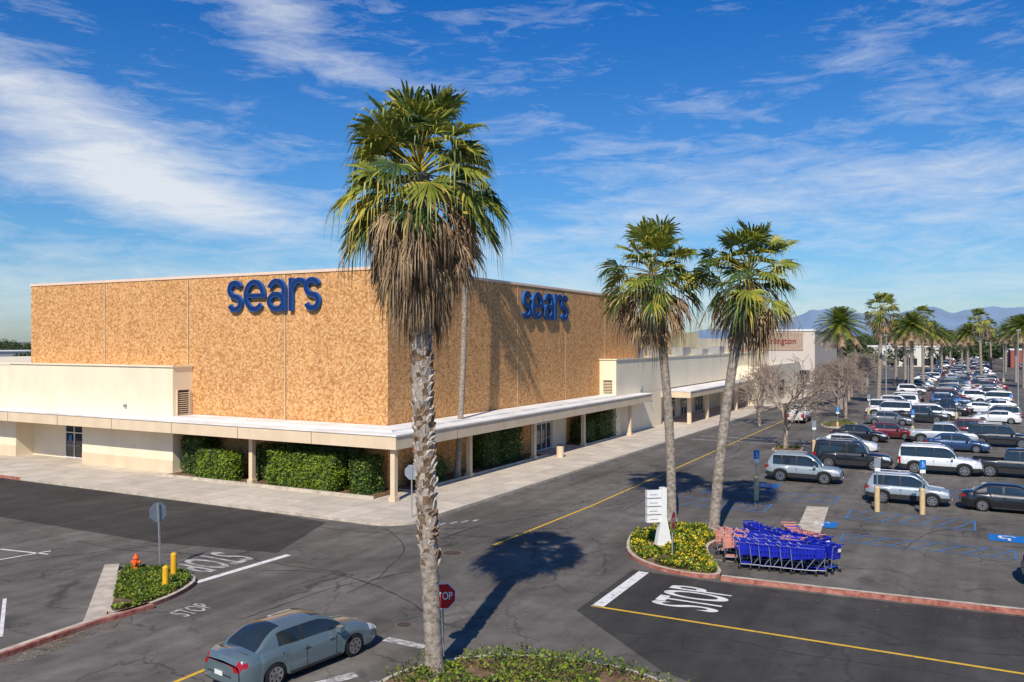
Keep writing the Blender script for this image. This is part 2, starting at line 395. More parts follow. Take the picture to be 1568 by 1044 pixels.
def door(mb,axis,c0,c1,pl,z0,z1,n,out):
    def bx(a0,a1,p0,p1,zz0,zz1,mi):
        p0,p1=sorted((p0,p1))
        if axis=='t': mb.box(p0,p1,a0,a1,zz0,zz1,mi)
        else: mb.box(a0,a1,p0,p1,zz0,zz1,mi)
    bx(c0,c1,pl,pl+out*.03,z0,z1,1)
    f=.07
    for i in range(n+1):
        x=c0+(c1-c0)*i/n; bx(x-f/2,x+f/2,pl+out*.03,pl+out*.09,z0,z1,0)
    for z in (z0+.08,z1-.6,z1): bx(c0,c1,pl+out*.03,pl+out*.085,z-f/2,z+f/2,0)
    bx(c0+.3,c1-.3,pl+out*.09,pl+out*.12,z0+1.0,z0+1.05,2)
b=MB()
door(b,'t',28.3,30.4,-.41,.15,2.75,2,-1); door(b,'s',19.0,22.6,-.11,.15,3.0,4,-1)
b.quad([(-.505,29.6,1.5),(-.505,29.95,1.5),(-.505,29.95,1.95),(-.505,29.6,1.95)],3)
for s in (52,58,64): door(b,'s',s,s+3.6,-.51,.15,2.8,3,-1)
b.obj('entrance_doors',[M_trim,M_glass,M_steel,M_signblue],E)
b=MB()
b.box(47.0,78,-5.0,-.52,3.1,3.75,0); b.box(46.95,78.05,-5.06,-.5,3.75,3.84,1)
for s in (49,56,63,70,77): b.box(s-.2,s+.2,-4.5,-4.1,.15,3.1,0)
b.obj('side_canopy',[M_creamd,M_roofw],E)
b=MB(); b.box(78.2,110,-5.6,-.5,.15,5.6,0); b.box(86,88,-5.62,-5.6,.6,3,1); b.box(91,96,-5.62,-5.6,.3,3.2,1)
b.box(50,78,3,26,7.36,10.4,2); b.box(78.5,100,4,26,7.36,9.6,0)
for i in range(5): b.box(46+i*9,49+i*9,1.0,2.6,7.4,8.4-(i%2)*.3,3)
b.obj('far_wing',[M_cream,M_glass,mk('pale_yellow_wall',(.74,.62,.36),.85,.04),M_steel],E)
b=MB(); 
for (s,t) in ((8,40),(25,48),(40,55)): b.box(s,s+3,t,t+3,7.26,8.3)
b.obj('rooftop_units',[M_steel],E)
b=MB()
b.box(-1.95,-1.8,21.5,21.75,4.5,4.7)
b.cyl((43,-1.9,2.9),(43,-2.1,2.9),.07,.1,8,0); b.box(40.2,40.5,-1.95,-1.8,4.3,4.6)
b.obj('wall_fixtures',[M_signback],E)
def arc(cx,cy,rx,ry,a0,a1,n=22): return [(cx+rx*math.cos(math.radians(a0+(a1-a0)*i/n)),cy+ry*math.sin(math.radians(a0+(a1-a0)*i/n))) for i in range(n+1)]
def stroke(mb,pts,w,z1,M,closed=False):
    n=len(pts);L=[];Rr=[]
    for i in range(n):
        if closed: a=pts[(i-1)%n];c=pts[(i+1)%n]
        else: a=pts[max(0,i-1)];c=pts[min(n-1,i+1)]
        d=Vector((c[0]-a[0],c[1]-a[1])).normalized(); nn=Vector((-d.y,d.x))*w/2
        L.append((pts[i][0]+nn.x,pts[i][1]+nn.y));Rr.append((pts[i][0]-nn.x,pts[i][1]-nn.y))
    m=n if closed else n-1
    for i in range(m):
        j=(i+1)%n
        mb.add([(*Rr[i],z1),(*Rr[j],z1),(*L[j],z1),(*L[i],z1)],[(0,1,2,3)],0,M)
        mb.add([(*L[i],z1),(*L[j],z1),(*L[j],0),(*L[i],0)],[(0,1,2,3)],1,M)
        mb.add([(*Rr[i],0),(*Rr[j],0),(*Rr[j],z1),(*Rr[i],z1)],[(0,1,2,3)],1,M)
        for S,sg in ((L,-1),(Rr,1)):
            pi_=Vector(S[i]);pj=Vector(S[j]);ci=Vector(pts[i]);cj=Vector(pts[j])
            qi=pi_+(ci-pi_)*.16; qj=pj+(cj-pj)*.16
            mb.add([(*pi_,z1+.003),(*pj,z1+.003),(*qj,z1+.003),(*qi,z1+.003)],[(0,1,2,3)],1,M)
    if not closed:
        for i in (0,n-1): mb.add([(*L[i],0),(*Rr[i],0),(*Rr[i],z1),(*L[i],z1)],[(0,1,2,3)],1,M)
def letters(M):
    mb=MB(); w=.16
    S=arc(.31,.705,.235,.215,20,270)+arc(.31,.285,.235,.205,90,-160)[1:]
    def off(p,x): return [(a+x,b_) for a,b_ in p]
    k=.10
    stroke(mb,off(S,0),w,k,M); stroke(mb,off(S,3.16),w,k,M)
    stroke(mb,off(arc(.44,.5,.36,.42,0,318,30),.70),w,k,M)
    stroke(mb,[(.70+.1,.5),(.70+.44,.5),(.70+.88,.5)],w*.85,k+.004,M)
    stroke(mb,off(arc(.38,.64,.29,.28,165,0)+[(.67,.4),(.67,0)],1.68),w,k,M)
    stroke(mb,off(arc(.365,.30,.29,.225,0,345,26),1.68),w*.95,k+.004,M,True)
    stroke(mb,off([(.1,0),(.1,.5),(.1,1.0)],2.54),w,k,M)
    stroke(mb,off(arc(.44,.5,.34,.42,180,55),2.54),w,k+.004,M)
    return mb
s_=2.15
ML=Matrix.Translation((-.16,13.15,11.15))@Matrix(((0,0,-1,0),(-1,0,0,0),(0,1,0,0),(0,0,0,1)))@Matrix.Scale(s_,4)
letters(ML).obj('sign_letters_front',[M_navy,M_lblue],E)
MR=Matrix.Translation((17.3,-.16,10.95))@Matrix(((1,0,0,0),(0,0,-1,0),(0,1,0,0),(0,0,0,1)))@Matrix.Scale(s_*1.04,4)
letters(MR).obj('sign_letters_side',[M_navy,M_lblue],E)
# ------------------------------------------------------------------ hedges
def hedge(s0,s1,t0,t1,z1,n,dark=False,name='hedge',loose=.06,rnd=.45):
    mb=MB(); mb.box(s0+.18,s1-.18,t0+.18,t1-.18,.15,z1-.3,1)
    A=[(s1-s0)*(t1-t0),(t1-t0)*(z1-.15),(t1-t0)*(z1-.15)*.4,(s1-s0)*(z1-.15),(s1-s0)*(z1-.15)]
    for i in range(n):
        k=R.choices(range(5),A)[0]; u=R.random();v=R.random()
        s=s0+(s1-s0)*u;t=t0+(t1-t0)*v;z=.15+(z1-.15)*R.random()
        o=Vector((0,0,1.3))
        if k==0: z=z1
        elif k==1: s=s0; o=Vector((-1.3,0,.3))
        elif k==2: s=s1; o=Vector((1.3,0,.3))
        elif k==3: t=t0; o=Vector((0,-1.3,.3))
        else: t=t1; o=Vector((0,1.3,.3))
        ds=min(s-s0,s1-s);dt=min(t-t0,t1-t);dz=z1-z
        if k==0: z-=rnd*.8*(max(0,1-ds/rnd)**2+max(0,1-dt/rnd)**2)*.5
        if k in(1,2): s+=(1 if k==1 else -1)*rnd*.6*(max(0,1-dz/rnd)**2+max(0,1-dt/rnd)**2)*.5
        if k in(3,4): t+=(1 if k==3 else -1)*rnd*.6*(max(0,1-dz/rnd)**2+max(0,1-ds/rnd)**2)*.5
        nz=noise.noise(Vector((s*1.1,t*1.1,z*1.1)))*.2
        p=Vector((s,t,z))+o*nz*.8+Vector([R.gauss(0,loose) for _ in range(3)])
        dk=noise.noise(Vector((s*2.2+5,t*2.2,z*2.2)))
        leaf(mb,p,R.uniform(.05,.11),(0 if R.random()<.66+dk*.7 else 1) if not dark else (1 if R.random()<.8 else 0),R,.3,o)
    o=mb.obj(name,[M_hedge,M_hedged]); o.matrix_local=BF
hedge(-2.75,-1.5,1.9,7.2,2.35,11000); hedge(-2.65,-1.6,10.3,13.6,2.0,7500)
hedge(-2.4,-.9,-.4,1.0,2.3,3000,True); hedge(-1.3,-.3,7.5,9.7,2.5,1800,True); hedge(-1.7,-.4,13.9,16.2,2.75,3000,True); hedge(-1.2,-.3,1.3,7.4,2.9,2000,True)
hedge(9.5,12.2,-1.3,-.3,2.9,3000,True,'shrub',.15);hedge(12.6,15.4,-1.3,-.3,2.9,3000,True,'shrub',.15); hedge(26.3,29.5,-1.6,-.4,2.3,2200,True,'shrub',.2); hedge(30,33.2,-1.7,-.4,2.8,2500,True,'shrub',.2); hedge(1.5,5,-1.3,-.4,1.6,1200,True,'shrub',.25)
b=MB()
b.box(-3.0,-.12,-1.2,16.6,.15,.2,0); b.box(-3.12,-3.0,-1.3,16.7,.15,.33,1); b.box(.6,18.5,-1.9,-.12,.15,.2,0); b.box(.6,18.5,-2.02,-1.9,.15,.3,1); b.box(25.6,33.3,-2.0,-.12,.15,.2,0); b.box(25.6,33.3,-2.1,-2.0,.15,.3,1)
o=b.obj('planter_bed',[M_soil,M_kerb]); o.matrix_local=BF
# ------------------------------------------------------------------ islands
def island(name,pts,ms,smooth=2,kerbw=.16,plants=0,flower=0,h=.28,gate=0.0,size=.09,ymin=-99):
    if area(pts)<0: pts=pts[::-1]
    p=chaikin(pts,smooth) if smooth else pts
    mb=MB(); mb.prism(p,0,.15,0,1)
    q=inset(p,kerbw); mb.prism(q,.15,.165,2,2)
    E=empty(name); mb.obj('curb_and_soil',[ms,M_kerb,M_soil],E)
    if plants:
        pl=MB(); xs=[a[0] for a in q];ys=[a[1] for a in q]; c=0
        while c<plants:
            x=R.uniform(min(xs),max(xs));y=R.uniform(max(ymin,min(ys)),max(ys))
            if not inpoly(x,y,q): c+=.2; continue
            nz=noise.noise(Vector((x*.7,y*.7,3)))
            if nz<gate: c+=.2; continue
            hh=h*(.5+.9*abs(noise.noise(Vector((x*1.9,y*1.9,0)))))*min(1,(nz-gate)*5+.3)
            z=.16+hh*R.random()**.5
            fl=R.random()<flower*(noise.noise(Vector((x*1.5,y*1.5,8)))+.5)
            leaf(pl,(x,y,z+(.05 if fl else 0)),R.uniform(.6,1.2)*size*(.6 if fl else 1),3 if fl else (0 if R.random()<.5 else (1 if R.random()<.75 else 2)),R,.6); c+=1
        pl.obj('groundcover',[M_hedge,M_hedged,M_green,M_flower],E)
    return q
island('planted_island',[(4.9,36.2),(5.2,38.6),(5.9,40.9),(7.3,41.6),(9.6,41.3),(10.2,39.3),(8.7,38),(8.3,35.5),(8.3,32.9),(7.2,32.9),(5.7,34.1)],M_red,plants=9000,flower=.45,h=.35,gate=-.4)
island('planted_island',[(-16,34.4),(-13.2,33.7),(-12.0,32.6),(-11.9,31),(-12.4,29.3),(-13.4,27.9),(-14.2,29.9)],M_red,plants=8000,h=.22,gate=-.5,size=.065)
island('planted_island',[(-3.9,21.9),(-3.1,23.4),(-1.6,24.4),(.5,24.6),(2.3,24.1),(4.0,22.9),(5.6,20),(5.6,11),(-8,11),(-5.6,17)],M_kerb,plants=17000,h=.5,gate=-.16,size=.06,ymin=16)
island('planted_island',[W(30,-16.6)[:2],W(34,-16.6)[:2],W(34,-19)[:2],W(30,-19)[:2]],M_kerb,plants=300)
island('planted_island',[W(53,-17)[:2],W(60,-17)[:2],W(60,-20.5)[:2],W(53,-20.5)[:2]],M_kerb,plants=900)
def kerbstrip(name,path,w,mats):
    mb=MB()
    for i in range(len(path)-1):
        p=Vector((*path[i],0));q=Vector((*path[i+1],0));d=(q-p).normalized();n=Vector((-d.y,d.x,0))
        mb.prism([p,q,q+n*w,p+n*w],0,.15,0,1)
        mb.prism([p,q,q+n*w*.4,p+n*w*.4],.15,.154,0,0)
    return mb.obj(name,mats)
kerbstrip('red_curb',[(8.0,32.55),(12.2,30.65),(17.2,28.45),(22,26.1),(40,17.9)],.34,[M_red,M_kerb])
kerbstrip('red_curb',[(-18.5,17.5),(-14.8,24.5),(-13.4,27.5),(-12.3,29.2)],.36,[M_red,M_kerb])
m=MB(); m.prism([(-16.5,34.4),(-15.95,34.5),(-13.35,27.9),(-13.8,27.3)],0,.152,0,0); m.obj('concrete_strip',[M_kerb])
m=MB(); m.quad([(12.5,38.2,.02),(13.6,38.0,.02),(17.5,46.9,.02),(16.4,47.2,.02)]); m.obj('concrete_path',[M_kerb])
m=MB()
for i in range(460):
    u=R.random(); x=-14.7+1.6*u+R.gauss(.25,.25);y=24.3+3.6*u+R.gauss(-.1,.25); a=R.random()*6.3; l=R.uniform(.05,.3)
    if i>260: u=R.random(); x=7+20*u+R.gauss(0,.2);y=32.4-9.4*u-R.random()**2*1.2; l*=.5
    if i>380: x=R.uniform(-8,3);y=R.uniform(24.6,34)
    m.quad([(x,y,.02),(x+l*math.cos(a),y+l*math.sin(a),.03),(x+l*math.cos(a)+.01,y+l*math.sin(a)+.02,.03),(x,y+.02,.02)])
m.obj('dry_debris',[M_dead])
# ------------------------------------------------------------------ palms
def fan(mb,o,az,el,pet,Rf,mi,droop,foldA,rng,nl=20,hang=False):
    d=Vector((math.cos(az)*math.cos(el),math.sin(az)*math.cos(el),math.sin(el)))
    side=Vector((-math.sin(az),math.cos(az),0)); 
    side=(side+Vector((0,0,rng.uniform(-.55,.55)))).normalized()
    sag=rng.uniform(.05,.18)*(1 if not hang else .2)
    P=[o+d*pet*f-Vector((0,0,sag*pet*f*f)) for f in (0,.33,.66,1)]
    for i in range(3): mb.cyl(P[i],P[i+1],.034-.006*i,.028-.006*i,3,(2 if mi!=3 else 3),False)
    dd=(P[3]-P[2]).normalized()
    if not hang:
        tilt=rng.uniform(-.15,.55)
        ax0=dd.cross(Vector((0,0,1)))
        if ax0.length>.05: dd=Matrix.Rotation(-tilt,3,ax0.normalized())@dd
    side=(side-dd*side.dot(dd)).normalized(); nn=side.cross(dd)
    if nn.z<0: nn=-nn
    c=P[3]
    G=Vector((0,0,-1))
    for i in range(nl):
        a=foldA*(i/(nl-1)*2-1)+rng.uniform(-.04,.04)
        r=Rf*(1-.25*(abs(a)/max(foldA,.01))**2)*rng.uniform(.82,1.06)
        ld=(dd*math.cos(a)+side*math.sin(a)+nn*.25*abs(math.sin(a))).normalized()
        wd=ld.cross(nn).normalized()
        hw=max(r*.5*foldA/(nl-1)*1.0,.018)
        tw=nn*(.035 if i%2 else -.035)
        dr=droop*rng.uniform(.5,1.5)
        p1=c+ld*r*.5+G*dr*r*.06; p2=c+ld*r*.78+G*dr*r*.26; p3=c+ld*r*(1-.14*dr)+G*dr*r*.8
        w1=wd*hw;w2=wd*hw*.5
        mb.add([c,p1-w1+tw,p1+w1-tw,p2-w2,p2+w2,p3],[(0,1,2),(1,3,4,2),(3,5,4)],mi if (mi==3 or rng.random()>.1) else 2)
def palm(name,base,top,r0,nlive=60,ndead=55,Rf=1.25,pet=1.45,skirt=3.4,boots=(3,9.3),seed=1,nl=20,bend=0,rt=None):
    rng=random.Random(seed); E=empty(name,Matrix.Translation(base))
    base=Vector(base);top=Vector(top)-base; H=top.length
    def ax(f): 
        return top*f+Vector((math.sin(f*pi)*bend,0,0))
    mb=MB(); n=14; rings=int(H/.11); rt=rt or r0*.8
    pts=[]
    for i in range(rings+1):
        f=i/rings; rr=(r0+(rt-r0)*f)*(1+.05*((i%3)==0)+.04*noise.noise(Vector((0,seed,i*.4))))
        if f<.06: rr*=1+.35*(1-f/.06)**2
        c=ax(f)
        for k in range(n):
            a=2*pi*k/n; q=rr*(1+.06*noise.noise(Vector((math.cos(a)*2,math.sin(a)*2,i*.35+seed))))
            pts.append((c.x+q*math.cos(a),c.y+q*math.sin(a),c.z))
    fs=[(i*n+k,i*n+(k+1)%n,(i+1)*n+(k+1)%n,(i+1)*n+k) for i in range(rings) for k in range(n)]
    mb.add(pts,fs,0,None,True)
    if boots:
        z=boots[0]; k=0
        while z<boots[1]:
            dens=min(1,(z-boots[0])/1.2+.4)
            for j in range(8):
                if rng.random()>dens: continue
                a=2*pi*j/8+k*.45+rng.uniform(-.15,.15); f=z/H; c=ax(f); rr=(r0+(rt-r0)*f)
                o=Vector((math.cos(a),math.sin(a),0)); s=Vector((-o.y,o.x,0))
                w=rng.uniform(.06,.11)*r0/.25; l=rng.uniform(.12,.30); ou=rng.uniform(.035,.10)
                zz=Vector((0,0,1)); b0=c+o*(rr*.97)+zz*rng.uniform(-.05,.05)
                side=s*rng.uniform(-.08,.08)
                v=[b0-s*w,b0+s*w,b0+o*ou+zz*l+s*w*.7+side,b0+o*ou+zz*l*rng.uniform(.6,1)-s*w*.7+side,b0+o*(-.02)+zz*l*1.0+s*w*.5,b0+o*(-.02)+zz*l-s*w*.5]
                mb.add(v,[(0,1,2,3),(3,2,4,5),(0,3,5),(1,4,2)],1 if rng.random()<.55 else 2)
            z+=.135; k+=1
    mb.obj('trunk',[M_bark,M_boot,M_boot2],E)
    cr=MB(); ct=ax(1)
    for i in range(nlive):
        f=(i+.5)/nlive; el=math.radians(78-106*f)+rng.uniform(-.22,.22); az=i*2.39996+rng.uniform(-.35,.35)
        o=ct+Vector((0,0,.3-.7*f)); 
        fan(cr,o,az,el,pet*rng.uniform(.75,1.25),Rf*rng.uniform(.72,1.1),rng.choice([0,0,0,1,1] if f<.7 else [0,1,1,0,2]),.25+.6*f,1.9-.35*f,rng,nl)
    for i in range(ndead):
        f=(i+.5)/ndead; el=math.radians(-30-54*f**.8)+rng.uniform(-.14,.14); az=i*2.39996+rng.uniform(-.3,.3)
        o=ct+Vector((0,0,-.3-(skirt-2.2)*f))+Vector((math.cos(az),math.sin(az),0))*.22
        mi=2 if (f<.1 and rng.random()<.25) else 3
        fan(cr,o,az,el,pet*rng.uniform(.4,1.0),Rf*rng.uniform(.55,1.05)*(1-.15*f),mi,1.2,rng.uniform(.3,1.2),rng,max(9,nl-8),True)
    for i in range(9):
        az=rng.random()*6.28; P=[ct+Vector((0,0,-.2))]; 
        for k in range(1,9): 
            f=k/8; P.append(ct+Vector((math.cos(az)*2.3*f,math.sin(az)*2.3*f,-.2+1.1*f-3.4*f*f+rng.uniform(-.05,.05))))
        for k in range(8): cr.cyl(P[k],P[k+1],.02,.017,3,3,False)
        for k in range(5,9):
            for q in range(5): cr.cyl(P[k],P[k]+Vector((rng.uniform(-.25,.25),rng.uniform(-.25,.25),-rng.uniform(.2,.6))),.008,.004,3,3,False)
    cr.obj('fronds',[M_green,M_green2,M_yelf,M_dead],E)
    return E
palm('palm_tree',(-2.09,23.1,.1),(-2.52,23.1,13.75),.235,62,105,1.35,1.5,4.0,(3.0,11.0),3,24,bend=-.10,rt=.27)
palm('palm_tree',(9.45,39.9,.1),(11.15,39.9,12.4),.26,46,60,1.35,1.6,3.2,(8.6,10.9),5,20,bend=-.2,rt=.2)
palm('palm_tree',(8.1,43.0,.1),(7.15,43.2,12.7),.24,50,68,1.5,1.8,3.4,(8.6,11),9,20,bend=.25,rt=.2)
p=W(5.6,-1.5)
palm('palm_tree',(p.x,p.y,.15),(p.x+.55,p.y,20.2),.2,34,14,1.15,1.3,2.4,None,11,16,bend=.2,rt=.16)
far=palm('palm_tree',(51.8,120,.1),(52.2,120,13.6),.3,34,34,1.5,1.7,3.4,None,21,12,rt=.22)
kids=[c.data for c in far.children]
def palmcopy(x,y,s,yaw):
    e=empty('palm_tree',T(x,y,0,yaw,s))
    for c,nm in zip(kids,('trunk','fronds')): mkobj(nm,c,e)
def datepalm(x,y,z):
    E=empty('date_palm_tree',T(x,y)); t=MB(); t.cyl((0,0,0),(0,0,z),.35,.3,10,0); t.obj('trunk',[M_bark],E)
    c=MB()
    for i in range(90):
        az=i*2.4;el=math.radians(82-120*i/90); 
        P=[];l=3.7
        for k in range(8):
            f=k/7; P.append(Vector((0,0,z))+Vector((math.cos(az)*math.cos(el),math.sin(az)*math.cos(el),math.sin(el)))*l*f-Vector((0,0,1.3*f*f)))
        s=Vector((-math.sin(az),math.cos(az),0))
        for k in range(7):
            for q in range(3):
                b0=P[k].lerp(P[k+1],q/3)
                for sg in (-1,1):
                    tip=b0+s*sg*.6+(P[k+1]-P[k])*.8-Vector((0,0,.2)); c.add([b0,b0+(P[k+1]-P[k])*.3,tip],[(0,1,2)],i%2 if i<76 else 2)
    c.obj('fronds',[M_green,M_green2,M_dead],E); return E
dp=datepalm(44.5,115,11.6); dk=[c.data for c in dp.children]
def datecopy(x,y,s,yaw):
    e=empty('date_palm_tree',T(x,y,0,yaw,s))
    for c,nm in zip(dk,('trunk','fronds')): mkobj(nm,c,e)
for i,(px,D,top) in enumerate(((1396,150,484),(1372,178,494),(1414,163,490),(1427,200,497),(1386,188,494),(1442,240,505),(1482,215,499),(1503,196,491),(1556,190,488),(1568,165,486),(1473,275,506),(1455,290,508),(1518,262,502),(1540,250,500))):
    X=(px-784)/1300*D; z=9.2+(522-top)/1300*D
    (datecopy if i%5!=2 else palmcopy)(X,D,z/13.2,R.random()*6)
# ------------------------------------------------------------------ bare trees
def baretree(seed,H=9.4):
    rng=random.Random(seed); mb=MB()
    def br(p,d,l,r,dep):
        q=p+d*l; mb.cyl(p,q,r,r*.75,5 if dep<3 else 3,0,False)
        if dep>=6: return
        for k in range(3 if dep<5 else 3):
            n=d.orthogonal().normalized(); n=Matrix.Rotation(rng.random()*6.28,3,d)@n
            nd=(d+n*rng.uniform(.45,.95)+Vector((0,0,.05))).normalized()
            br(p+d*l*rng.uniform(.6,1),nd,l*rng.uniform(.68,.9),max(r*.62,.018),dep+1)
    br(Vector((0,0,0)),Vector((.03,0,1)),H*.23,.2,0)
    return mb.mesh('branches',[M_branch])
bt=[baretree(1),baretree(4)]
for i,(x,y,s) in enumerate(((23.0,71.4,1.15),(39.7,101,1.15),(26.8,92,.95),(52,131,1.15),(60,150,1.1),(45,118,1.0),(72,172,1.15),(33,112,1.0),(56,140,1.0),(66,160,1.1),(41.5,108,.95),(36,122,1.0))):
    e=empty('bare_tree',T(x,y,0,i*1.3,s)); mkobj('branches',bt[i%2],e)
# ------------------------------------------------------------------ distant trees, buildings, hills
def clump(seed):
    rng=random.Random(seed); mb=MB(); mb.cyl((0,0,0),(0,0,3),.3,.2,6,1)
    for L in range(9):
        c=Vector((rng.gauss(0,1.7),rng.gauss(0,1.7),rng.uniform(3,6.5))); r=rng.uniform(1.2,2.2)
        for i in range(90):
            d=Vector([rng.gauss(0,1) for _ in range(3)]).normalized()*r*rng.uniform(.7,1.05); leaf(mb,c+d,rng.uniform(.3,.6),0 if rng.random()<.7 else 2,rng)
    return mb.mesh('foliage',[M_tree,M_branch,M_hedged])
cl=[clump(1),clump(2),clump(3)]
E=empty('distant_trees')
for i in range(330):
    D=R.uniform(260,900); az=R.uniform(.25,.62) if i<230 else R.uniform(-.62,-.45)
    mkobj('tree_clump',R.choice(cl),E,T(math.tan(az)*D,D,0,R.random()*6,(R.uniform(.65,1.1)*(1+D/900)) if az>0 else R.uniform(.6,1.0)*(.5+D/900)))
def hut(name,x,y,w,d,h,col,yaw=TH,win=True):
    E=empty(name,T(x,y,0,yaw)); mb=MB(); mb.box(-w/2,w/2,-d/2,d/2,0,h,0); mb.box(-w/2-.2,w/2+.2,-d/2-.2,d/2+.2,h,h+.4,1)
    if win:
        k=int(w/6)
        for i in range(k): mb.box(-w/2+1+i*6,-w/2+5+i*6,-d/2-.03,-d/2,.4,3,2)
        for i in range(int(d/6)): mb.box(-w/2-.03,-w/2,-d/2+1+i*6,-d/2+5+i*6,.4,3,2)
    mb.obj('walls',[mk(name+'_wall',col,.85,.06),M_roofw,M_glass],E); return E
e=hut('shopping_center_building',66,198,34,14,11.3,(.62,.54,.46))
mb=MB(); mb.box(-17.12,-17.0,-4.6,5.5,7.2,11.0,0); mb.obj('sign_panel',[mk('brown_panel',(.42,.30,.22),.8)],e)
tm=textmesh('Burlington',1.75,.05); tm.materials.append(M_sigbr)
mkobj('sign_letters',tm,e,Matrix.Translation((-17.2,.4,9.2))@Matrix(((0,0,-1,0),(-1,0,0,0),(0,1,0,0),(0,0,0,1))))
hut('shopping_center_building',80,260,60,30,8,(.5,.3,.2)); hut('retail_building',150,330,50,30,7,(.7,.68,.62)); hut('retail_building',205,420,60,30,8,(.62,.5,.42)); hut('retail_building',290,480,90,40,8,(.72,.7,.68)); hut('retail_building',185,300,24,16,6,(.35,.1,.08)); hut('retail_building',-210,330,60,30,5,(.6,.55,.5))
hm=MB(); n=160; vs=[];fs=[]
for i in range(n+1):
    az=.12+.62*i/n; D=5200
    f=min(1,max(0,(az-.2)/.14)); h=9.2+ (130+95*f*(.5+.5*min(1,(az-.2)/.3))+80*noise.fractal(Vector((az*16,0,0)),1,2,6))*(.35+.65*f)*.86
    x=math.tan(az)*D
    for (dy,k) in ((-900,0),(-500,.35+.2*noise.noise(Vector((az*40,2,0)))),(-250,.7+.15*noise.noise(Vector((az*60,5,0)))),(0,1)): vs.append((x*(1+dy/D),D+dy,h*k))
for i in range(n):
    for k in range(3): a=i*4+k; fs.append((a,a+4,a+5,a+1))
hm.add(vs,fs,0,None,True); hm.obj('hills',[M_hill])
